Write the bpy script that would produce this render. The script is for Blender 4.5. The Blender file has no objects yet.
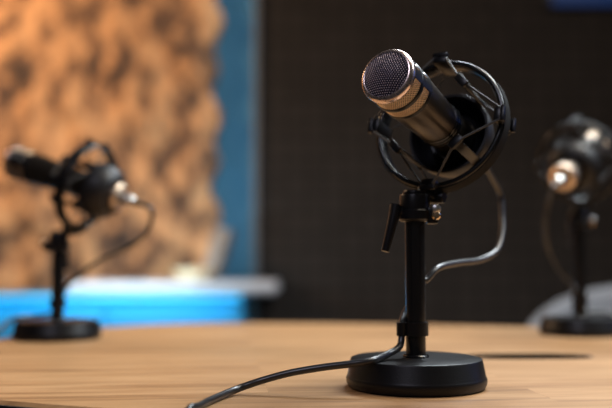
import bpy, bmesh, math, random
from mathutils import Vector, Matrix, noise
C = bpy.context.scene.collection
R = math.radians
random.seed(7)

# ------------------------------------------------------------------ camera
TABLE = 0.75
CAMZ = TABLE + 0.114
PITCH = math.atan(56 / 850)
cam_d = bpy.data.cameras.new('camera'); cam = bpy.data.objects.new('camera', cam_d); C.objects.link(cam)
cam.location = (0, 0, CAMZ); cam.rotation_euler = (math.pi / 2 + PITCH, 0, 0)
cam_d.lens = 50; cam_d.sensor_width = 36; cam_d.clip_start = 0.02
cam_d.dof.use_dof = True; cam_d.dof.focus_distance = 0.72; cam_d.dof.aperture_fstop = 2.5
cam_d.dof.aperture_blades = 0
bpy.context.scene.camera = cam
RT = Vector((1, 0, 0)); UP = Vector((0, -math.sin(PITCH), math.cos(PITCH))); FW = Vector((0, math.cos(PITCH), math.sin(PITCH)))
def at(u, v, d):                    # world point at depth d along the sight line through (u, v)
    return Vector((0, 0, CAMZ)) + d * (FW + RT * ((u - 306) / 850) + UP * ((204 - v) / 850))
def cdir(x, y, z):                  # direction given as right / up / forward
    return (RT * x + UP * y + FW * z).normalized()

# ------------------------------------------------------------------ materials
def mat(name, col, rough=0.5, metal=0.0, spec=0.5, emit=None, estr=0.0, coat=0.0):
    m = bpy.data.materials.new(name); m.use_nodes = True
    b = m.node_tree.nodes['Principled BSDF']
    b.inputs['Base Color'].default_value = (*col, 1); b.inputs['Roughness'].default_value = rough
    b.inputs['Metallic'].default_value = metal; b.inputs['Specular IOR Level'].default_value = spec
    b.inputs['Coat Weight'].default_value = coat
    if emit:
        b.inputs['Emission Color'].default_value = (*emit, 1); b.inputs['Emission Strength'].default_value = estr
    return m
def nd(m, t, **kw):
    n = m.node_tree.nodes.new(t)
    for k, v in kw.items(): setattr(n, k, v)
    return n
def lk(m, a, ao, b, bi): m.node_tree.links.new(a.outputs[ao], b.inputs[bi])
def ramp(m, stops):
    r = nd(m, 'ShaderNodeValToRGB'); e = r.color_ramp.elements
    while len(e) < len(stops): e.new(0.5)
    for i, (p, c) in enumerate(stops): e[i].position = p; e[i].color = (*c, 1)
    return r
def noisy(m, scale=60.0, amount=0.15, bump=0.0):
    """fine procedural variation of roughness (and bump)"""
    b = m.node_tree.nodes['Principled BSDF']
    tc = nd(m, 'ShaderNodeTexCoord'); n = nd(m, 'ShaderNodeTexNoise'); n.inputs['Scale'].default_value = scale
    lk(m, tc, 'Object', n, 'Vector')
    mr = nd(m, 'ShaderNodeMapRange'); r0 = b.inputs['Roughness'].default_value
    mr.inputs['To Min'].default_value = max(0.02, r0 - amount); mr.inputs['To Max'].default_value = min(1, r0 + amount)
    lk(m, n, 'Fac', mr, 'Value'); lk(m, mr, 'Result', b, 'Roughness')
    if bump:
        bp = nd(m, 'ShaderNodeBump'); bp.inputs['Strength'].default_value = bump; bp.inputs['Distance'].default_value = 0.001
        lk(m, n, 'Fac', bp, 'Height'); lk(m, bp, 'Normal', b, 'Normal')
    return m

M = {}
M['satin_black'] = noisy(mat('satin_black', (0.005, 0.005, 0.006), 0.38, 0.0, 0.28), 900, 0.06, 0.12)
M['gloss_black'] = noisy(mat('gloss_black', (0.006, 0.006, 0.007), 0.22, 0.0, 0.5), 300, 0.05)
M['plastic'] = noisy(mat('black_plastic', (0.006, 0.006, 0.0075), 0.33, 0.0, 0.32), 500, 0.08)
M['ring'] = noisy(mat('ring_plastic', (0.004, 0.0045, 0.0055), 0.25, 0.0, 0.6), 300, 0.06)
M['cradle'] = noisy(mat('cradle_plastic', (0.012, 0.012, 0.014), 0.45, 0.0, 0.35), 500, 0.06)
M['matte'] = noisy(mat('matte_dulling', (0.008, 0.008, 0.009), 0.75, 0.0, 0.12), 500, 0.06)
M['rubber'] = noisy(mat('rubber', (0.012, 0.011, 0.010), 0.6, 0.0, 0.4), 400, 0.1)
M['elastic'] = noisy(mat('elastic_cord', (0.045, 0.047, 0.05), 0.55, 0.0, 0.5), 1500, 0.1)
M['body'] = noisy(mat('mic_body', (0.075, 0.062, 0.050), 0.30, 0.85, 0.5), 700, 0.05, 0.05)
M['glint_beads'] = noisy(mat('grille_glint', (0.86, 0.74, 0.84), 0.42, 0.3), 400, 0.06)  # pale bead colour paints in the glints of the mesh
M['mesh_dark'] = noisy(mat('grille_shade', (0.055, 0.045, 0.065), 0.4, 0.7), 400, 0.06)
M['mesh_gold'] = noisy(mat('grille_gold', (0.90, 0.70, 0.50), 0.34, 1.0), 400, 0.06)
M['rim'] = noisy(mat('rim_metal', (0.72, 0.58, 0.54), 0.27, 1.0), 300, 0.05)
M['foam'] = noisy(mat('grille_foam', (0.022, 0.014, 0.045), 0.6, 0.0), 500, 0.1)
M['foam_warm'] = noisy(mat('band_lining', (0.018, 0.011, 0.008), 0.6, 0.3), 500, 0.1)
M['silver'] = noisy(mat('silver', (0.60, 0.59, 0.57), 0.36, 1.0), 300, 0.06)
M['brass'] = noisy(mat('brass', (0.72, 0.52, 0.33), 0.25, 1.0), 300, 0.06)
M['tinted'] = noisy(mat('rear_cap', (0.74, 0.58, 0.45), 0.38, 1.0), 300, 0.06)  # silver cap with the table's warm reflection mixed into its colour
M['cable'] = noisy(mat('cable', (0.016, 0.016, 0.018), 0.32, 0.0, 0.65), 700, 0.08, 0.05)
M['dark_edge'] = noisy(mat('edge_band', (0.012, 0.014, 0.018), 0.5), 200, 0.1, 0.3)
M['chair_fabric'] = noisy(mat('chair_fabric', (0.16, 0.165, 0.18), 0.85), 300, 0.1, 0.4)
M['white_slab'] = noisy(mat('white_slab', (0.44, 0.44, 0.47), 0.45), 40, 0.1)
M['cabinet'] = noisy(mat('cabinet_front', (0.008, 0.19, 0.36), 0.7), 40, 0.1)
M['led'] = mat('led', (0.1, 0.5, 0.9), 0.5, emit=(0.0, 0.52, 0.95), estr=0.85)
M['led_dim'] = mat('led_dim', (0.0, 0.02, 0.08), 0.5, emit=(0.0, 0.010, 0.055), estr=1.0)
M['cream'] = noisy(mat('cream_ceramic', (0.80, 0.64, 0.42), 0.35), 40, 0.1)
M['board'] = noisy(mat('board_edge', (0.27, 0.21, 0.17), 0.6), 40, 0.1)
M['board_face'] = noisy(mat('board_face', (0.20, 0.17, 0.15), 0.6), 40, 0.1)
M['blue_lit_wall'] = noisy(mat('blue_lit_wall', (0.05, 0.20, 0.34), 0.7), 12, 0.1)  # blue LED light on the wall, put into its base colour
M['grey_trim'] = noisy(mat('grey_trim', (0.16, 0.16, 0.17), 0.6), 30, 0.1)
M['plaster'] = noisy(mat('dark_plaster', (0.055, 0.05, 0.048), 0.85), 25, 0.1)
M['carpet'] = noisy(mat('carpet', (0.03, 0.032, 0.038), 0.95), 200, 0.04, 0.6)
M['ceiling'] = noisy(mat('ceiling_paint', (0.10, 0.095, 0.09), 0.9), 25, 0.05)

def wood_material():
    m = mat('oak_staves', (0.5, 0.3, 0.15), 0.42, 0, 0.4)
    b = m.node_tree.nodes['Principled BSDF']
    tc = nd(m, 'ShaderNodeTexCoord')
    mp = nd(m, 'ShaderNodeMapping'); mp.inputs['Rotation'].default_value = (0, 0, R(-6))
    lk(m, tc, 'Object', mp, 'Vector')
    br = nd(m, 'ShaderNodeTexBrick'); br.offset = 0.37; br.inputs['Scale'].default_value = 1.0
    br.inputs['Brick Width'].default_value = 0.62; br.inputs['Row Height'].default_value = 0.07
    br.inputs['Mortar Size'].default_value = 0.0004; br.inputs['Mortar Smooth'].default_value = 0.2
    br.inputs['Color1'].default_value = (0, 0, 0, 1); br.inputs['Color2'].default_value = (1, 1, 1, 1); br.inputs['Mortar'].default_value = (0.1, 0.1, 0.1, 1)
    lk(m, mp, 'Vector', br, 'Vector')
    # stretched grain, shifted by stave
    ms = nd(m, 'ShaderNodeMapping'); ms.inputs['Scale'].default_value = (2.2, 26, 20)
    lk(m, mp, 'Vector', ms, 'Vector')
    ad = nd(m, 'ShaderNodeVectorMath', operation='ADD'); lk(m, ms, 'Vector', ad, 0); 
    sc = nd(m, 'ShaderNodeVectorMath', operation='SCALE'); sc.inputs['Scale'].default_value = 7.0
    lk(m, br, 'Color', sc, 0); lk(m, sc, 'Vector', ad, 1)
    n1 = nd(m, 'ShaderNodeTexNoise'); n1.inputs['Scale'].default_value = 1.6; n1.inputs['Detail'].default_value = 7; n1.inputs['Distortion'].default_value = 0.9
    lk(m, ad, 'Vector', n1, 'Vector')
    n2 = nd(m, 'ShaderNodeTexNoise'); n2.inputs['Scale'].default_value = 9; n2.inputs['Detail'].default_value = 5
    lk(m, ad, 'Vector', n2, 'Vector')
    r1 = ramp(m, [(0.27, (0.25, 0.135, 0.062)), (0.46, (0.45, 0.258, 0.120)), (0.72, (0.585, 0.365, 0.188))])
    lk(m, n1, 'Fac', r1, 'Fac')
    mx = nd(m, 'ShaderNodeMix', data_type='RGBA', blend_type='MULTIPLY'); mx.inputs['Factor'].default_value = 0.35
    r2 = ramp(m, [(0.35, (0.66, 0.58, 0.5)), (0.6, (1, 1, 1))]); lk(m, n2, 'Fac', r2, 'Fac')
    lk(m, r1, 'Color', mx, 6); lk(m, r2, 'Color', mx, 7)
    mx2 = nd(m, 'ShaderNodeMix', data_type='RGBA', blend_type='MULTIPLY'); mx2.inputs['Factor'].default_value = 0.5
    r3 = ramp(m, [(0.0, (0.80, 0.76, 0.70)), (1.0, (1.08, 1.06, 1.04))]); lk(m, br, 'Color', r3, 'Fac')
    lk(m, mx, 2, mx2, 6); lk(m, r3, 'Color', mx2, 7)
    lk(m, mx2, 2, b, 'Base Color')
    bp = nd(m, 'ShaderNodeBump'); bp.inputs['Strength'].default_value = 0.15; bp.inputs['Distance'].default_value = 0.001
    lk(m, n2, 'Fac', bp, 'Height'); lk(m, bp, 'Normal', b, 'Normal')
    return m
M['wood'] = wood_material()

def blotched_material():
    m = mat('blotched_tan', (0.6, 0.35, 0.16), 0.8, 0, 0.3)
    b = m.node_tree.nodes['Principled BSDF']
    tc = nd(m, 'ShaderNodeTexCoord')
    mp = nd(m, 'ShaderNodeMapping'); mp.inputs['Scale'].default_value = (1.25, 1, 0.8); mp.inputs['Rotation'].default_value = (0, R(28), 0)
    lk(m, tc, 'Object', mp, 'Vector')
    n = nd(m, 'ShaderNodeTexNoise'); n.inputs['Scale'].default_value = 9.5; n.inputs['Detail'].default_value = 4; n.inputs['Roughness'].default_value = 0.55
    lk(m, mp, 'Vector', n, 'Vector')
    r = ramp(m, [(0.36, (0.06, 0.042, 0.035)), (0.46, (0.22, 0.12, 0.068)), (0.54, (0.54, 0.29, 0.14)), (0.75, (0.70, 0.42, 0.22))])  # noise blotches between dark brown and tan
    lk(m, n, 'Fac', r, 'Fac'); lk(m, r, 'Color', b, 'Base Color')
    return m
M['blotched'] = blotched_material()

def grid_material():
    m = mat('dark_acoustic_grid', (0.03, 0.026, 0.023), 0.9, 0, 0.25)
    b = m.node_tree.nodes['Principled BSDF']
    tc = nd(m, 'ShaderNodeTexCoord'); br = nd(m, 'ShaderNodeTexBrick'); br.offset = 0
    mp = nd(m, 'ShaderNodeMapping'); mp.inputs['Rotation'].default_value = (R(90), 0, 0); lk(m, tc, 'Object', mp, 'Vector')
    br.inputs['Scale'].default_value = 1; br.inputs['Brick Width'].default_value = 0.075; br.inputs['Row Height'].default_value = 0.075
    br.inputs['Mortar Size'].default_value = 0.007; br.inputs['Mortar Smooth'].default_value = 0.6
    br.inputs['Color1'].default_value = (0.028, 0.023, 0.020, 1); br.inputs['Color2'].default_value = (0.034, 0.028, 0.0245, 1)
    br.inputs['Mortar'].default_value = (0.011, 0.0095, 0.0085, 1)
    lk(m, mp, 'Vector', br, 'Vector'); lk(m, br, 'Color', b, 'Base Color')
    bp = nd(m, 'ShaderNodeBump'); bp.invert = True; bp.inputs['Strength'].default_value = 0.5; bp.inputs['Distance'].default_value = 0.01
    lk(m, br, 'Fac', bp, 'Height'); lk(m, bp, 'Normal', b, 'Normal')
    return m
M['grid'] = grid_material()

# ------------------------------------------------------------------ mesh helpers
class MB:
    def __init__(s): s.bm = bmesh.new()
    def lathe(s, prof, seg=64, mtx=None, caps=True):
        bm = s.bm; rings = []
        for r, z in prof:
            ring = []
            for k in range(seg):
                a = 2 * math.pi * k / seg
                p = Vector((r * math.cos(a), r * math.sin(a), z))
                ring.append(bm.verts.new(mtx @ p if mtx else p))
            rings.append(ring)
        for i in range(len(rings) - 1):
            for k in range(seg):
                k2 = (k + 1) % seg
                bm.faces.new((rings[i][k], rings[i][k2], rings[i + 1][k2], rings[i + 1][k]))
        if caps:
            bm.faces.new(list(reversed(rings[0]))); bm.faces.new(rings[-1])
        return s
    def loop_lathe(s, prof, seg=96, mtx=None):      # closed cross-section (a ring)
        bm = s.bm; rings = []
        for r, z in prof:
            ring = []
            for k in range(seg):
                a = 2 * math.pi * k / seg
                p = Vector((r * math.cos(a), r * math.sin(a), z)); ring.append(bm.verts.new(mtx @ p if mtx else p))
            rings.append(ring)
        n = len(rings)
        for i in range(n):
            for k in range(seg):
                k2 = (k + 1) % seg; j = (i + 1) % n
                bm.faces.new((rings[i][k], rings[i][k2], rings[j][k2], rings[j][k]))
        return s
    def box(s, size, mtx=None, bev=0.0, seg=2):
        t = bmesh.new(); bmesh.ops.create_cube(t, size=1)
        bmesh.ops.scale(t, vec=size, verts=t.verts)
        if bev: bmesh.ops.bevel(t, geom=list(t.edges), offset=bev, segments=seg, affect='EDGES', profile=0.5)
        if mtx: bmesh.ops.transform(t, matrix=mtx, verts=t.verts)
        me = bpy.data.meshes.new('tmp'); t.to_mesh(me); t.free(); s.bm.from_mesh(me); bpy.data.meshes.remove(me)
        return s
    def tube(s, pts, r, seg=12, rr=None, smooth=0):
        pts = [Vector(p) for p in pts]
        if smooth: pts = catmull(pts, smooth)
        n = len(pts); rad = (lambda i: r) if rr is None else (lambda i: rr[0] + (rr[1] - rr[0]) * i / (n - 1))
        up = None; rings = []
        for i, p in enumerate(pts):
            t = (pts[min(i + 1, n - 1)] - pts[max(i - 1, 0)]).normalized()
            if up is None:
                up = Vector((0, 0, 1)) if abs(t.z) < 0.9 else Vector((1, 0, 0))
            up = (up - t * up.dot(t)).normalized(); sd = t.cross(up)
            rings.append([s.bm.verts.new(p + rad(i) * (up * math.cos(2 * math.pi * k / seg) + sd * math.sin(2 * math.pi * k / seg))) for k in range(seg)])
        for i in range(n - 1):
            for k in range(seg):
                k2 = (k + 1) % seg; s.bm.faces.new((rings[i][k], rings[i][k2], rings[i + 1][k2], rings[i + 1][k]))
        s.bm.faces.new(list(reversed(rings[0]))); s.bm.faces.new(rings[-1])
        return s
    def build(s, name, m, parent=None, sharp=35):
        bmesh.ops.recalc_face_normals(s.bm, faces=s.bm.faces)
        me = bpy.data.meshes.new(name); s.bm.to_mesh(me); s.bm.free()
        me.materials.append(m); me.shade_smooth(); me.set_sharp_from_angle(angle=R(sharp))
        o = bpy.data.objects.new(name, me); C.objects.link(o)
        if parent: o.parent = parent
        return o
def catmull(p, n):
    q = [p[0] * 2 - p[1]] + p + [p[-1] * 2 - p[-2]]; out = []
    for i in range(1, len(q) - 2):
        a, b, c, d = q[i - 1:i + 3]
        for k in range(n):
            t = k / n
            out.append(0.5 * ((2 * b) + (c - a) * t + (2 * a - 5 * b + 4 * c - d) * t * t + (3 * b - a - 3 * c + d) * t ** 3))
    out.append(q[-2]); return out
def tag(o, label, cat, group=None):
    o['label'] = label; o['category'] = cat
    if group: o['group'] = group
    return o
def empty(name, loc=(0, 0, 0)):
    o = bpy.data.objects.new(name, None); C.objects.link(o); o.location = loc; o.empty_display_size = 0.02; return o
def struct(o): o['kind'] = 'structure'; return o
def copy_tree(o, parent=None):
    c = o.copy(); C.objects.link(c)
    if parent: c.parent = parent
    for ch in list(o.children): copy_tree(ch, c)
    return c
def T(x, y, z): return Matrix.Translation((x, y, z))
def RX(a): return Matrix.Rotation(R(a), 4, 'X')
def RY(a): return Matrix.Rotation(R(a), 4, 'Y')
def RZ(a): return Matrix.Rotation(R(a), 4, 'Z')
def frame(axis, origin):
    """local Z along axis, local Y as close to world up as it can be"""
    a = axis.normalized(); ey = Vector((0, 0, 1)); ey = (ey - a * ey.dot(a)).normalized(); ex = ey.cross(a)
    m = Matrix((ex, ey, a)).transposed().to_4x4(); m.translation = origin; return m

# ------------------------------------------------------------------ room
FL = MB(); FL.box((6.4, 6.2, 0.1), T(0, 1.0, -0.05)); struct(FL.build('floor', M['carpet']))
b = MB(); b.box((6.4, 6.2, 0.1), T(0, 1.0, 2.85)); struct(b.build('ceiling', M['ceiling']))
b = MB(); b.box((0.1, 6.2, 2.8), T(-2.65, 1.0, 1.4)); struct(b.build('wall_left', M['plaster']))
b = MB(); b.box((0.1, 6.2, 2.8), T(2.65, 1.0, 1.4)); struct(b.build('wall_right', M['plaster']))
b = MB(); b.box((2.55, 0.1, 2.8), T(-1.33, 3.65, 1.4)); struct(b.build('wall_back', M['blue_lit_wall']))
b = MB(); b.box((2.79, 0.22, 2.8), T(1.205, 3.5, 1.4)); struct(b.build('wall_back_right', M['grid']))
b = MB(); b.box((0.020, 0.24, 2.8), T(-0.2005, 3.49, 1.4), 0.006); struct(b.build('trim_1', M['grey_trim']))

# ------------------------------------------------------------------ bumpy tan acoustic panel (back wall, behind the console)
def tan_panel():
    x0, x1, z0, z1 = -2.3, -0.378, 0.0, 2.55
    nx, nz = 170, 190
    bm = bmesh.new(); F = []
    def h(x, z):
        n = noise.noise(Vector((x * 7.0 + z * 2.2, 3.1, z * 5.0 - x * 1.5)))
        n2 = noise.noise(Vector((x * 16, 9.2, z * 13)))
        return 0.035 * n + 0.012 * n2
    for j in range(nz + 1):
        row = []
        for i in range(nx + 1):
            x = x0 + (x1 - x0) * i / nx; z = z0 + (z1 - z0) * j / nz
            e = i / nx
            wav = 0.016 * math.sin(z * 31) + 0.010 * math.sin(z * 13.7 + 1) if e > 0.9 else 0
            x += wav * max(0, (e - 0.9) / 0.1)
            row.append(bm.verts.new((x, 3.50 - h(x, z), z)))
        F.append(row)
    for j in range(nz):
        for i in range(nx): bm.faces.new((F[j][i], F[j][i + 1], F[j + 1][i + 1], F[j + 1][i]))
    # sides and back
    border = [F[0][i] for i in range(nx + 1)] + [F[j][nx] for j in range(1, nz + 1)] + [F[nz][i] for i in range(nx - 1, -1, -1)] + [F[j][0] for j in range(nz - 1, 0, -1)]
    back = [bm.verts.new((v.co.x, 3.598, v.co.z)) for v in border]
    for k in range(len(border)):
        k2 = (k + 1) % len(border); bm.faces.new((border[k], back[k], back[k2], border[k2]))
    bm.faces.new(back)
    mb = MB(); mb.bm.free(); mb.bm = bm
    o = mb.build('acoustic_panel', M['blotched'], sharp=60)
    tag(o, 'large bumpy tan wall panel with dark blotches and a wavy edge', 'wall panel')
tan_panel()

# ------------------------------------------------------------------ console with blue light, slab, bowl, leaning board
cab = empty('console_cabinet', (-0.95, 3.2, 0))
b = MB(); b.box((1.46, 0.36, 0.669), T(0, 0, 0.3845), 0.004); b.build('carcass', M['cabinet'], cab)
for k in range(3):
    b = MB(); b.box((0.478, 0.018, 0.642), T(-0.484 + 0.484 * k, -0.19, 0.386), 0.004); d = b.build('door', M['cabinet'], cab)
    b = MB(); b.box((0.10, 0.012, 0.012), T(-0.484 + 0.484 * k, -0.206, 0.30), 0.003); b.build('handle', M['cabinet'], d)
b = MB(); b.box((1.46, 0.34, 0.05), T(0, 0, 0.025), 0.004); b.build('plinth', M['dark_edge'], cab)
b = MB(); b.box((1.48, 0.385, 0.02), T(0, -0.0075, 0.730), 0.003); b.build('top_board', M['cabinet'], cab)
b = MB(); b.tube([(-0.72, -0.2087, 0.7315), (0.72, -0.2087, 0.7315)], 0.0085, 12); b.build('light_strip', M['led'], cab)
tag(cab, 'low console cabinet glowing cyan blue under its top edge', 'cabinet')

sl = MB(); sl.box((0.748, 0.36, 0.046), None, 0.021, 5)
slab = sl.build('shelf_slab', M['white_slab']); slab.location = (-0.474, 3.17, 0.7635)
tag(slab, 'long white slab with a rounded end lying on the blue lit console', 'slab')

bw = MB(); bw.lathe([(0.030, 0), (0.050, 0.004), (0.066, 0.022), (0.070, 0.042), (0.066, 0.044), (0.060, 0.024), (0.044, 0.010), (0.0, 0.008)], 48)
bowl = bw.build('bowl', M['cream']); bowl.location = (-0.415, 3.12, 0.7868)
tag(bowl, 'small cream bowl standing on the white slab', 'bowl')

bd = empty('leaning_board', (-0.365, 3.24, 0.794)); bd.rotation_euler = (0, R(17), 0)
b = MB(); b.box((0.055, 0.20, 0.19), T(0, 0, 0.103), 0.004); b.build('frame', M['board'], bd)
b = MB(); b.box((0.006, 0.17, 0.16), T(0.0295, 0, 0.103), 0.001); b.build('face_panel', M['board_face'], bd)
tag(bd, 'grey brown thick board leaning beside the bumpy panel', 'board')

# dim blue light bar high on the dark wall
wl = empty('wall_light', (1.37, 3.39, 1.885))
b = MB(); b.box((0.80, 0.03, 0.12), T(0, -0.016, 0.05), 0.006); b.build('housing', M['plastic'], wl)
b = MB(); b.box((0.76, 0.012, 0.10), T(0, -0.036, 0.05), 0.003); b.build('diffuser', M['led_dim'], wl)
tag(wl, 'dim dark blue light panel high on the dark wall', 'light')

# ------------------------------------------------------------------ round table
TC = Vector((0.167, 1.043)); TA, TB, TROT, TN = 0.643, 0.458, -15.7, 3.2
def outline(grow, n=240):           # rounded table outline about its centre
    out = []
    for k in range(n):
        t = 2 * math.pi * k / n; c, q = math.cos(t), math.sin(t)
        p = Vector(((TA + grow) * math.copysign(abs(c) ** (2 / TN), c), (TB + grow) * math.copysign(abs(q) ** (2 / TN), q), 0))
        out.append(RZ(TROT) @ p)
    return out
def slab_rows(mb, rows, closed=False):
    vv = [[mb.bm.verts.new((p.x, p.y, z)) for p in outline(g)] for g, z in rows]; n = len(vv[0])
    for i in range(len(vv) - (0 if closed else 1)):
        p, q = vv[i], vv[(i + 1) % len(vv)]
        for k in range(n): mb.bm.faces.new((p[k], p[(k + 1) % n], q[(k + 1) % n], q[k]))
    if not closed: mb.bm.faces.new(list(reversed(vv[0]))); mb.bm.faces.new(vv[-1])
table = empty('rounded_table', (TC.x, TC.y, 0))
ELL = RZ(TROT) @ Matrix.Diagonal((TA, TB, 1, 1))        # unit circle -> table outline
b = MB(); th = 0.032
slab_rows(b, [(-0.004, TABLE - th), (0, TABLE - th + 0.003), (0, TABLE - 0.003), (-0.003, TABLE)])
top = b.build('tabletop', M['wood'], table)
# cable slot cut through the top and lined with black
SX, SY = 0.265 - TC.x, 1.02 - TC.y
def slot_pts(hw, hd, n=48, p=2.6):
    out = []
    for k in range(n):
        a = 2 * math.pi * k / n; c, s = math.cos(a), math.sin(a)
        out.append((SX + hw * math.copysign(abs(c) ** (2 / p), c), SY + hd * math.copysign(abs(s) ** (2 / p), s)))
    return out
def prism(mb, pts, z0, z1):
    lo = [mb.bm.verts.new((x, y, z0)) for x, y in pts]; hi = [mb.bm.verts.new((x, y, z1)) for x, y in pts]
    n = len(pts)
    for k in range(n): mb.bm.faces.new((lo[k], lo[(k + 1) % n], hi[(k + 1) % n], hi[k]))
    mb.bm.faces.new(list(reversed(lo))); mb.bm.faces.new(hi)
cut = MB(); prism(cut, slot_pts(0.075, 0.030), TABLE - 0.05, TABLE + 0.02); cutter = cut.build('cutter', M['wood'], table)
md = top.modifiers.new('slot', 'BOOLEAN'); md.operation = 'DIFFERENCE'; md.object = cutter; md.solver = 'EXACT'
dg = bpy.context.evaluated_depsgraph_get(); me2 = bpy.data.meshes.new_from_object(top.evaluated_get(dg))
top.modifiers.clear(); top.data = me2; bpy.data.objects.remove(cutter)
for p in me2.polygons: p.use_smooth = False
b = MB(); o_, i_ = slot_pts(0.0748, 0.0298), slot_pts(0.072, 0.027)
bm = b.bm; n = len(o_)
rows = [[bm.verts.new((x, y, z)) for x, y in pp] for pp, z in ((o_, TABLE - 0.045), (o_, TABLE - 0.0002), (i_, TABLE - 0.0002), (i_, TABLE - 0.042))]
for a_, b_ in zip(rows[:-1], rows[1:]):
    for k in range(n): bm.faces.new((a_[k], a_[(k + 1) % n], b_[(k + 1) % n], b_[k]))
bm.faces.new(rows[0]); bm.faces.new(rows[-1])
sl_ = b.build('cable_slot', M['rubber'], table); sl_['label'] = 'black oval cable slot'
b = MB(); slab_rows(b, [(0.0005, TABLE - 0.034), (0.003, TABLE - 0.034), (0.003, TABLE - 0.003), (0.0005, TABLE - 0.003)], True); b.build('edge_band', M['dark_edge'], table)
b = MB(); b.lathe([(0.055, 0.02), (0.05, 0.06), (0.045, 0.12), (0.045, 0.66), (0.06, 0.70), (0.20, TABLE - 0.0455)], 48); b.build('pedestal', M['satin_black'], table)
b = MB(); b.lathe([(0.33, 0.0), (0.335, 0.006), (0.33, 0.014), (0.08, 0.024), (0.056, 0.03)], 96); b.build('foot_plate', M['satin_black'], table)
tag(table, 'pale oak table with rounded corners and a black edge carrying the three stands', 'table')

# ------------------------------------------------------------------ desk stands
def make_stand(loc, ph, label, rot=0):
    st = empty('microphone_stand', loc); st.rotation_euler = (0, 0, R(rot))
    b = MB(); b.lathe([(0.058, 0), (0.0612, 0.0012), (0.0628, 0.005), (0.0630, 0.0085), (0.0622, 0.0105), (0.0618, 0.0112), (0.0592, 0.0245), (0.0585, 0.0258), (0.0570, 0.0264), (0.0, 0.0268)], 128)
    b.build('base', M['satin_black'], st)
    b = MB(); b.lathe([(0.0118, 0.0266), (0.0118, 0.028), (0.0108, 0.0290), (0.0090, 0.0292), (0.0090, ph - 0.012)], 48); b.build('pole', M['gloss_black'], st)
    b = MB(); b.lathe([(0.0092, ph - 0.025), (0.0132, ph - 0.0245), (0.0148, ph - 0.0225), (0.0148, ph - 0.0150), (0.0138, ph - 0.0138), (0.0138, ph - 0.0015), (0.0130, ph), (0, ph)], 48)
    b.box((0.010, 0.014, 0.015), T(0.0155, -0.002, ph - 0.0195), 0.002)
    cl = b.build('collar', M['plastic'], st)
    b = MB(); b.lathe([(0.0045, 0), (0.0045, 0.002), (0.0040, 0.0040), (0.0022, 0.0052), (0, 0.0054)], 20, T(0.0178, -0.0088, ph - 0.0135) @ RX(90)); s1 = b.build('screw', M['silver'], cl)
    b = MB(); b.lathe([(0.0042, 0), (0.0042, 0.003), (0.0030, 0.0045), (0, 0.005)], 20, T(0.0178, -0.0088, ph - 0.0195) @ RX(90)); b.build('screw', M['brass'], cl)
    # locking lever hanging from the left of the collar
    b = MB(); b.lathe([(0.0050, 0), (0.0050, 0.004), (0.0060, 0.0045), (0.0060, 0.010), (0.0052, 0.011), (0, 0.0112)], 24, T(-0.0120, -0.004, ph - 0.0150) @ RY(-90))
    for k in range(1):
        b.tube([(-0.0175, -0.006, ph - 0.010), (-0.0200, -0.008, ph - 0.021), (-0.0238, -0.010, ph - 0.035), (-0.0282, -0.012, ph - 0.052)], 0.005, 14, (0.0056, 0.0036), 6)
    b.build('lever', M['plastic'], st)
    # cable clip
    b = MB(); b.loop_lathe([(0.0091, 0.046), (0.0115, 0.046), (0.0115, 0.058), (0.0091, 0.058)], 40)
    b.loop_lathe([(0.0033, 0.046), (0.0046, 0.046), (0.0046, 0.058), (0.0033, 0.058)], 24, T(-0.0132, -0.004, 0))
    b.build('cable_clip', M['plastic'], st)
    tag(st, label, 'microphone stand', 'microphone stands on the oak table')
    return st
S_MAIN = Vector((at(416.2, 388, 0.765).x, at(416.2, 388, 0.765).y, TABLE))
def on_table(u, v):
    d = FW + RT * ((u - 306) / 850) + UP * ((204 - v) / 850); t = (TABLE - CAMZ) / d.z
    return Vector((0, 0, CAMZ)) + d * t
PH_MAIN, PH_LEFT, PH_RIGHT = 0.1735, 0.153, 0.190
S_LEFT = on_table(57, 338.5); S_RIGHT = on_table(581, 334.5)
make_stand(S_MAIN, PH_MAIN, 'sharp black round-based stand at the front carrying the large microphone')
make_stand(S_LEFT, PH_LEFT, 'blurred black stand standing before the blue lit console', -120)
make_stand(S_RIGHT, PH_RIGHT, 'blurred black stand standing in front of the grey chair', 20)

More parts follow.
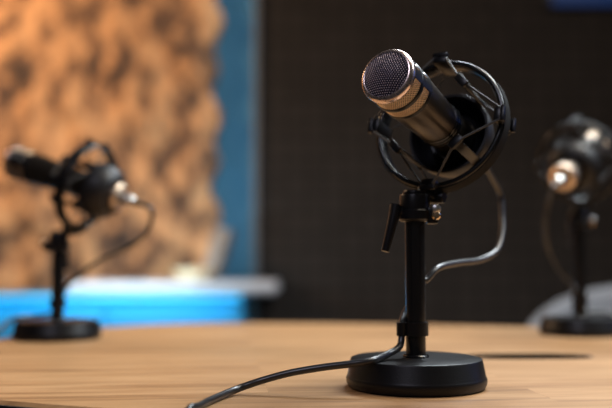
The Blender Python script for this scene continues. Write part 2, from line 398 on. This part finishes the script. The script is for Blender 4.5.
# ------------------------------------------------------------------ microphones
def dome_z(r): return 0.1130 + 0.0105 * (1 - (r / 0.0240) ** 2)
def wire_sheet(name, bm, m, parent, thick):
    me = bpy.data.meshes.new(name); bm.to_mesh(me); bm.free(); o = bpy.data.objects.new('tmpwire', me); C.objects.link(o)
    md = o.modifiers.new('w', 'WIREFRAME'); md.thickness = thick; md.use_even_offset = False; md.use_boundary = True
    dg = bpy.context.evaluated_depsgraph_get(); me2 = bpy.data.meshes.new_from_object(o.evaluated_get(dg)); me2.name = name
    bpy.data.objects.remove(o)
    me2.materials.clear(); me2.materials.append(m); me2.shade_smooth()
    p = bpy.data.objects.new(name, me2); C.objects.link(p); p.parent = parent; return p
def make_mic():
    mc = empty('microphone')
    # front grille: dark wire dome with pale beads added as glints at the crossings
    bm = bmesh.new(); dx, dy = 0.00212, 0.00184; V = {}
    for j in range(-15, 16):
        for i in range(-15, 15):
            x = (i + 0.5 * (j % 2)) * dx; y = j * dy
            if math.hypot(x, y) < 0.0243: V[i, j] = bm.verts.new((x, y, dome_z(math.hypot(x, y)) - 0.0002))
    beads = [v.co.copy() for v in V.values()]
    for (i, j) in list(V):
        for q in (((i, j), (i + 1, j), (i + (j % 2), j + 1)), ((i, j), (i + (j % 2), j + 1), (i + (j % 2) - 1, j + 1))):
            if all(k in V for k in q): bm.faces.new([V[k] for k in q])
    g = wire_sheet('front_grille', bm, M['mesh_dark'], mc, 0.00045)
    g.data.materials.append(M['glint_beads'])
    t = bmesh.new(); t.from_mesh(g.data); nf = len(t.faces)
    for p in beads: bmesh.ops.create_icosphere(t, subdivisions=1, radius=0.00056, matrix=Matrix.Translation(p + Vector((0, 0, 0.0002))))
    t.faces.ensure_lookup_table()
    t.faces.index_update()
    for f in t.faces:
        f.smooth = True
        if f.index >= nf or f.index < 0: f.material_index = 1
    t.to_mesh(g.data); t.free()
    b = MB(); b.lathe([(0.0242, 0.1115)] + [(r, dome_z(r) - 0.0013) for r in (0.0240, 0.021, 0.016, 0.011, 0.006, 0.0)], 48, caps=False); b.build('pop_filter', M['foam'], mc)
    b = MB(); b.loop_lathe([(0.0228, 0.1100), (0.0245, 0.1075), (0.0254, 0.1085), (0.0257, 0.1105), (0.0256, 0.1122), (0.0250, 0.1140), (0.0236, 0.1153), (0.0220, 0.1163), (0.0214, 0.1160), (0.0214, 0.1140)], 96); b.build('rim', M['rim'], mc, 60)
    # side grilles
    def band(z0, z1, r):
        rows = 8; n = 76; bm = bmesh.new(); V = [[bm.verts.new((r * math.cos(2 * math.pi * (k + 0.5 * (j % 2)) / n), r * math.sin(2 * math.pi * (k + 0.5 * (j % 2)) / n), z0 + (z1 - z0) * j / rows)) for k in range(n)] for j in range(rows + 1)]
        for j in range(0, rows - 1, 1):
            for k in range(n):
                if j % 2 == 0: q = (V[j][k], V[j + 1][k], V[j + 2][k], V[j + 1][k - 1])
                else: q = (V[j][k], V[j + 1][(k + 1) % n], V[j + 2][k], V[j + 1][k])
                bm.faces.new(q)
        return bm
    for z0, z1, r in ((0.0930, 0.1082, 0.0243), (0.0755, 0.0900, 0.0241)):
        w = wire_sheet('side_grille', band(z0, z1, r), M['mesh_gold'], mc, 0.00088)
    b = MB(); b.lathe([(0.0228, 0.070), (0.0228, 0.1085)], 64); b.build('capsule_lining', M['foam_warm'], mc)
    # black housing: two hoops and the spines that join them, raised over the mesh
    b = MB()
    for zc, hw, rr in ((0.0915, 0.0026, 0.0256), (0.0735, 0.0026, 0.0252)):
        b.loop_lathe([(0.0236, zc - hw), (rr - 0.0006, zc - hw), (rr, zc - hw * 0.5), (rr, zc + hw * 0.5), (rr - 0.0006, zc + hw), (0.0236, zc + hw)], 96)
    for ang in (24, 204):
        # spine: a curved strip with three raised pads
        for a0, a1, z0, z1, r0, r1 in ((-29, 29, 0.0718, 0.1078, 0.0236, 0.0253),):
            ns = 14; g = [[], []]
            P = []
            for k in range(ns + 1):
                a = R(ang + a0 + (a1 - a0) * k / ns)
                P.append([(r * math.cos(a), r * math.sin(a), z) for r, z in ((r0, z0), (r1, z0), (r1, z1), (r0, z1))])
            vv = [[b.bm.verts.new(p) for p in row] for row in P]
            for k in range(ns):
                for q in range(4): b.bm.faces.new((vv[k][q], vv[k][(q + 1) % 4], vv[k + 1][(q + 1) % 4], vv[k + 1][q]))
            b.bm.faces.new(vv[0]); b.bm.faces.new(list(reversed(vv[-1])))
    b.build('head_frame', M['plastic'], mc)
    for z in (0.1015, 0.0850):  # silver bumps added as highlights along the spine ridge
        a = R(24); b = MB()
        t = bmesh.new(); bmesh.ops.create_uvsphere(t, u_segments=20, v_segments=12, radius=1)
        bmesh.ops.transform(t, matrix=T(0.0250 * math.cos(a), 0.0250 * math.sin(a), z) @ RZ(24) @ Matrix.Diagonal((0.0014, 0.0026, 0.0048, 1)), verts=t.verts)
        b.bm.free(); b.bm = t; b.build('spine_glint', M['silver'], mc)
    # tapering body
    b = MB(); b.lathe([(0.0236, 0.0725), (0.0246, 0.0712), (0.0244, 0.066), (0.0236, 0.050), (0.0226, 0.030), (0.0216, 0.008), (0.0210, -0.012), (0.0206, -0.060), (0.0204, -0.086)], 96)
    b.build('body', M['body'], mc)
    b = MB()
    for z in (0.004, -0.001, -0.006): b.loop_lathe([(0.0205, z - 0.0016), (0.0222, z - 0.0016), (0.0225, z), (0.0222, z + 0.0016), (0.0205, z + 0.0016)], 80)
    b.build('grip_rings', M['gloss_black'], mc)
    b = MB(); b.loop_lathe([(0.0120, -0.0955), (0.0190, -0.0955), (0.0206, -0.0935), (0.0209, -0.0760), (0.0206, -0.0750), (0.0120, -0.0750)], 80); b.build('rear_cap', M['tinted'], mc)
    b = MB(); b.lathe([(0.0, -0.120), (0.0050, -0.120), (0.0072, -0.117), (0.0084, -0.113), (0.0084, -0.094), (0.0084, -0.090), (0, -0.090)], 40); b.build('plug', M['silver'], mc)
    b = MB(); b.lathe([(0.0, -0.133), (0.0030, -0.133), (0.0038, -0.130), (0.0052, -0.1195), (0, -0.1195)], 24); b.build('strain_relief', M['rubber'], mc)
    return mc

# ------------------------------------------------------------------ shock mounts
RO, HW = 0.0645, 0.0085
def make_mount():
    sm = empty('shock_mount')
    b = MB(); cx, hx, hz = RO - 0.0032, 0.0032, HW
    sec = [(cx + hx * math.copysign(abs(math.cos(t)) ** 0.7, math.cos(t)), hz * math.copysign(abs(math.sin(t)) ** 0.55, math.sin(t))) for t in [2 * math.pi * k / 24 for k in range(24)]]
    b.loop_lathe(sec, 128)
    b.build('outer_ring', M['ring'], sm)
    b = MB(); b.loop_lathe([(RO - 0.0020, -0.0066), (RO + 0.0004, -0.0062), (RO + 0.0004, 0.0062), (RO - 0.0020, 0.0066)], 128)  # matte band added to dull the table's reflection on the ring
    b.build('dulling_band', M['matte'], sm)
    # inner basket
    b = MB(); b.loop_lathe([(0.0262, -0.052), (0.0320, -0.049), (0.0385, -0.038), (0.0405, -0.028), (0.0408, -0.018), (0.0402, -0.0165), (0.0378, -0.0165), (0.0372, -0.018), (0.0368, -0.027), (0.0350, -0.036), (0.0300, -0.044), (0.0262, -0.046)], 96)
    b.build('inner_ring', M['cradle'], sm)
    b = MB(); b.loop_lathe([(0.0209, -0.052), (0.0235, -0.0535), (0.0262, -0.0525), (0.0262, -0.036), (0.0245, -0.034), (0.0212, -0.035)], 64)
    b.build('clamp_sleeve', M['plastic'], sm)
    for k in range(4):
        m = RZ(45 + 90 * k)
        b = MB(); b.box((0.0035, 0.009, 0.056), m @ T(0.0412, 0, 0.003), 0.0010)
        b.box((0.007, 0.014, 0.0040), m @ T(0.0420, 0, 0.0305), 0.0010); b.box((0.007, 0.010, 0.0035), m @ T(0.0412, 0, -0.0225), 0.0010)
        b.build('hook_arm', M['plastic'], sm)
    for k in range(4):
        m = RZ(90 * k)
        b = MB(); b.box((0.007, 0.013, 0.031), m @ T(RO - 0.0035, 0, 0.0025), 0.0015)
        b.box((0.0040, 0.015, 0.005), m @ T(RO + 0.0015, 0, 0.0165), 0.001); b.box((0.0035, 0.014, 0.004), m @ T(RO + 0.0015, 0, -0.0125), 0.001)
        b.build('anchor', M['plastic'], sm)
    for sgn, za, zh in ((1, 0.0170, 0.0300), (-1, -0.0140, -0.0222)):
        b = MB()
        for k in range(4):
            for d in (-1, 1):
                a = R(90 * k + d * 5); h = R(90 * k + d * 41)
                b.tube([((RO - 0.001) * math.cos(a), (RO - 0.001) * math.sin(a), za), (0.0425 * math.cos(h), 0.0425 * math.sin(h), zh)], 0.0011, 8)
            h0, h1 = R(90 * k + 41), R(90 * k + 49)
            b.tube([(0.0425 * math.cos(h0), 0.0425 * math.sin(h0), zh), (0.0434 * math.cos((h0 + h1) / 2), 0.0434 * math.sin((h0 + h1) / 2), zh), (0.0425 * math.cos(h1), 0.0425 * math.sin(h1), zh)], 0.0011, 8)
            a0, a1 = R(90 * k - 5), R(90 * k + 5)
            b.tube([((RO - 0.001) * math.cos(a0), (RO - 0.001) * math.sin(a0), za), ((RO + 0.0005) * math.cos(R(90 * k)), (RO + 0.0005) * math.sin(R(90 * k)), za), ((RO - 0.001) * math.cos(a1), (RO - 0.001) * math.sin(a1), za)], 0.0011, 8)
        b.build('elastic_band', M['elastic'], sm)
    return sm

mic0 = make_mic(); mount0 = make_mount()
def bracket(mount, F, stand, ph):
    """arm from the bottom of the outer ring to the top of the stand's collar, modelled in the mount's own frame"""
    inv = F.inverted()
    p0 = F @ Vector((0, -RO + 0.001, 0)); p3 = Vector((stand.x, stand.y, TABLE + ph + 0.0006))
    n0 = (F.to_3x3() @ Vector((0, -1, 0)))
    p1 = p0 + n0 * 0.007; p2 = p3 + Vector((0.004, 0, 0.0045))
    b = MB(); b.tube([inv @ p for p in (p0, p0 + n0 * 0.004, p1, p2 + (p1 - p2) * 0.5, p2)], 0.0075, 16, (0.0070, 0.0045))
    b.lathe([(0.0105, 0), (0.0105, 0.002), (0.0095, 0.0035), (0, 0.004)], 32, inv @ T(*p3))
    b.build('swivel_bracket', M['plastic'], mount)
    # round knob at the ring's bottom joint
    b = MB(); b.lathe([(0, -0.010), (0.005, -0.010), (0.0055, -0.009), (0.0055, 0.009), (0.005, 0.010), (0, 0.010)], 24, inv @ Matrix.Translation(p1) @ (F.to_3x3().to_4x4()) @ RY(90)); b.build('pivot_bolt', M['plastic'], mount)

MS = 0.945                         # overall size of the microphones
def place(first, F, stand, ph, slide, mic_label, mount_label):
    mc = mic0 if first else copy_tree(mic0); sm = mount0 if first else copy_tree(mount0)
    mc.matrix_world = F @ T(0, 0, slide) @ Matrix.Diagonal((MS, MS, MS, 1)); sm.matrix_world = F
    tag(mc, mic_label, 'microphone', 'microphones around the table'); tag(sm, mount_label, 'shock mount', 'shock mounts on the stands')
    return sm
head = at(381, 69.8, 0.700); ringc = at(441, 126.5, 0.800)
F1 = frame(head - ringc, ringc)
F2 = frame(cdir(*(Vector((-0.95, 0.31, 0)) * 0.92 + Vector((-0.28, 0.05, 0.96)) * 0.39)), at(87, 186, S_LEFT.y * 1.0))
F3 = frame(cdir(*(Vector((0.58, 0.55, 0)) * 0.52 + Vector((0.32, 0.06, 0.95)) * 0.9)), at(579.5, 162, S_RIGHT.y))
s2 = place(False, F2, S_LEFT, PH_LEFT, 0.030, 'blurred black microphone pointing left before the tan panel', 'blurred shock mount ring around the microphone pointing left')
s3 = place(False, F3, S_RIGHT, PH_RIGHT, 0.0, 'blurred microphone seen from behind with a copper rear cap', 'blurred shock mount ring against the dark wall above the grey chair')
s1 = place(True, F1, S_MAIN, PH_MAIN, 0.007, 'large sharp microphone with a mesh head facing the viewer', 'sharp black shock mount ring holding the large front microphone')
bracket(s1, F1, S_MAIN, PH_MAIN); bracket(s2, F2, S_LEFT, PH_LEFT); bracket(s3, F3, S_RIGHT, PH_RIGHT)

# ------------------------------------------------------------------ cables
def cable(name, pts, label, r=0.0031):
    b = MB(); b.tube(pts, r, 16, None, 10); o = b.build(name, M['cable'], None, 60)
    tag(o, label, 'cable', 'microphone cables')
g = S_MAIN
def rear(F, d, slide=0.0): return F @ Vector((0, 0, slide - 0.133 * MS - d))
dn = Vector((0, 0, -1))
clip = Vector((g.x - 0.0132, g.y - 0.004, TABLE))
cable('microphone_cable', [rear(F1, 0.0005, 0.007), rear(F1, 0.008, 0.007), at(500, 193, 0.925), at(502, 212, 0.92), at(502, 233, 0.905), at(496, 251, 0.885), at(480, 260, 0.86), at(458, 263, 0.83), at(438, 268, 0.80), at(426, 280, 0.787), Vector((g.x + 0.005, g.y + 0.0145, TABLE + 0.098)), Vector((g.x + 0.001, g.y + 0.0145, TABLE + 0.080)),
      Vector((g.x - 0.0075, g.y + 0.0120, TABLE + 0.067)), clip + Vector((0, 0, 0.056)), clip + Vector((0, -0.001, 0.046)), clip + Vector((-0.003, -0.006, 0.0365)), clip + Vector((-0.014, -0.016, 0.0315)), at(372, 360.5, 0.725), at(350, 364, 0.722), at(322, 367.5, 0.722), at(290, 373, 0.723), at(262, 380.5, 0.723), at(236, 389.5, 0.718), at(212, 399.5, 0.676), at(198, 406.5, 0.6425), Vector((-0.0865, 0.636, TABLE + 0.0036)), Vector((-0.0915, 0.619, TABLE - 0.010)), Vector((-0.0945, 0.612, TABLE - 0.06)), Vector((-0.10, 0.61, 0.40)), Vector((-0.10, 0.625, 0.06)), Vector((-0.13, 0.66, 0.0045)), Vector((-0.25, 0.72, 0.0045))],
      'black cable running from the large front microphone across the oak table')
k = S_LEFT; rl = Matrix.Rotation(R(-120), 3, 'Z')
cl2 = k + rl @ Vector((-0.0132, -0.004, 0))
cable('microphone_cable', [rear(F2, 0.0005, 0.030), rear(F2, 0.012, 0.030), at(152, 214, 1.21), at(147, 232, 1.215), at(128, 247, 1.22), at(100, 260, 1.235), at(78, 276, 1.24), cl2 + Vector((0.004, 0.003, 0.075)), cl2 + Vector((0, 0, 0.056)), cl2 + Vector((0, 0, 0.046)), cl2 + Vector((-0.008, 0.006, 0.036)), cl2 + Vector((-0.040, 0.008, 0.0312)), k + Vector((-0.060, -0.008, 0.0290)), k + Vector((-0.0735, -0.030, 0.0130)), k + Vector((-0.076, -0.065, 0.0034)), k + Vector((-0.080, -0.11, 0.0034)), k + Vector((-0.060, -0.18, 0.0034))],
      'blurred cable looping from the microphone pointing left')
k = S_RIGHT; rl = Matrix.Rotation(R(20), 3, 'Z'); cl3 = k + rl @ Vector((-0.0132, -0.004, 0))
cable('microphone_cable', [rear(F3, 0.0005), rear(F3, 0.012), at(549, 200, 1.23), at(545, 225, 1.24), at(549, 250, 1.26), at(560, 270, 1.30), at(574, 285, 1.34), cl3 + Vector((0, 0, 0.072)), cl3 + Vector((0, 0, 0.056)), cl3 + Vector((0, 0, 0.046)), cl3 + Vector((0.002, 0.010, 0.036)), k + Vector((0.008, 0.028, 0.0312)), k + Vector((0.045, 0.026, 0.0312)), k + Vector((0.066, 0.014, 0.0230)), k + Vector((0.086, 0.002, 0.0070)), k + Vector((0.11, -0.010, 0.0034)), k + Vector((0.16, -0.03, 0.0034)), k + Vector((0.21, -0.05, 0.0034))],
      'blurred cable hanging from the microphone with the copper rear cap')

# ------------------------------------------------------------------ grey chair behind the table
def chair():
    ch = empty('bucket_chair', (0.825, 2.03, -0.0)); ch.rotation_euler = (0, 0, R(-25))
    # shell backrest: half round wall with a dipped arm line; front of the chair is local -y
    bm = bmesh.new(); n = 40; rows = []
    for k in range(n + 1):
        a = R(-20 + 220 * k / n); e = abs(k / n - 0.5) * 2
        zt = 0.800 - 0.20 * e ** 2.2
        ring = []
        for r, z in ((0.29, 0.44), (0.315, zt - 0.03), (0.310, zt - 0.008), (0.295, zt), (0.275, zt - 0.008), (0.262, zt - 0.035), (0.235, 0.44)):
            ring.append(bm.verts.new((r * math.cos(a), r * math.sin(a) * 0.95, z)))
        rows.append(ring)
    for k in range(n):
        for q in range(7): bm.faces.new((rows[k][q], rows[k + 1][q], rows[k + 1][(q + 1) % 7], rows[k][(q + 1) % 7]))
    bm.faces.new(rows[0]); bm.faces.new(list(reversed(rows[-1])))
    b = MB(); b.bm.free(); b.bm = bm; b.build('backrest', M['chair_fabric'], ch, 60)
    b = MB(); b.box((0.46, 0.50, 0.09), T(0, -0.045, 0.43), 0.035, 4); b.build('seat', M['chair_fabric'], ch, 60)
    b = MB(); b.lathe([(0.10, 0.384), (0.03, 0.37), (0.026, 0.06), (0.05, 0.04), (0.05, 0.03)], 32); b.build('column', M['satin_black'], ch)
    for q in range(5):
        a = 2 * math.pi * q / 5
        b = MB(); b.tube([(0.045 * math.cos(a), 0.045 * math.sin(a), 0.045), (0.28 * math.cos(a), 0.28 * math.sin(a), 0.016)], 0.016, 12, (0.02, 0.014)); b.build('leg', M['satin_black'], ch)
    tag(ch, 'grey upholstered rounded chair behind the table', 'chair')
chair()

# ------------------------------------------------------------------ light
def area(name, loc, target, size, power, col, size_y=None):
    l = bpy.data.lights.new(name, 'AREA'); l.energy = power; l.color = col; l.size = size
    if size_y: l.shape = 'RECTANGLE'; l.size_y = size_y
    o = bpy.data.objects.new(name, l); C.objects.link(o); o.location = loc
    o.rotation_euler = (Vector(target) - Vector(loc)).to_track_quat('-Z', 'Y').to_euler(); return o
area('ceiling_softbox', (0.85, 0.95, 2.7), (0.30, 1.0, 0.75), 0.8, 27, (1.0, 0.86, 0.68))
for k, (lx, ly, lz) in enumerate(((1.65, 0.95, 2.2), (1.05, 1.55, 2.3), (0.62, 2.15, 2.4))):
    area('cool_panel', (lx, ly, lz), (0.15, 0.8, 0.95), 0.6, (16, 26, 25)[k], (0.86, 0.94, 1.0), 0.35)
area('front_fill', (-0.5, -0.5, 2.3), (0.1, 0.72, 1.0), 0.5, 8, (0.84, 0.82, 1.0))  # unseen fill added to brighten the grille and the stand's front
area('panel_wash', (-1.9, 2.4, 2.3), (-1.0, 3.5, 1.1), 0.5, 38, (1.0, 0.65, 0.38))
area('console_glow', (-0.95, 2.972, 0.722), (-0.95, 3.0, 0.60), 1.4, 1.35, (0.0, 0.64, 0.95), 0.02)
area('slab_fill', (-0.62, 2.80, 0.88), (-0.62, 3.0, 0.775), 0.5, 2.6, (0.60, 0.85, 1.0), 0.05)  # unseen fill added to whiten the slab's front edge
area('strip_glow', (-0.30, 3.36, 1.3), (-0.29, 3.6, 1.3), 0.03, 0.85, (0.7, 0.9, 1.0), 2.0)
area('blue_side', (2.3, 1.6, 1.6), (0.2, 0.8, 0.95), 0.5, 1.2, (0.10, 0.25, 1.0))
w = bpy.data.worlds.new('world'); bpy.context.scene.world = w; w.use_nodes = True
w.node_tree.nodes['Background'].inputs['Color'].default_value = (0.9, 0.8, 0.7, 1); w.node_tree.nodes['Background'].inputs['Strength'].default_value = 0.05

sc = bpy.context.scene
sc.view_settings.view_transform = 'Standard'; sc.view_settings.look = 'None'; sc.view_settings.gamma = 1; sc.view_settings.exposure = 0
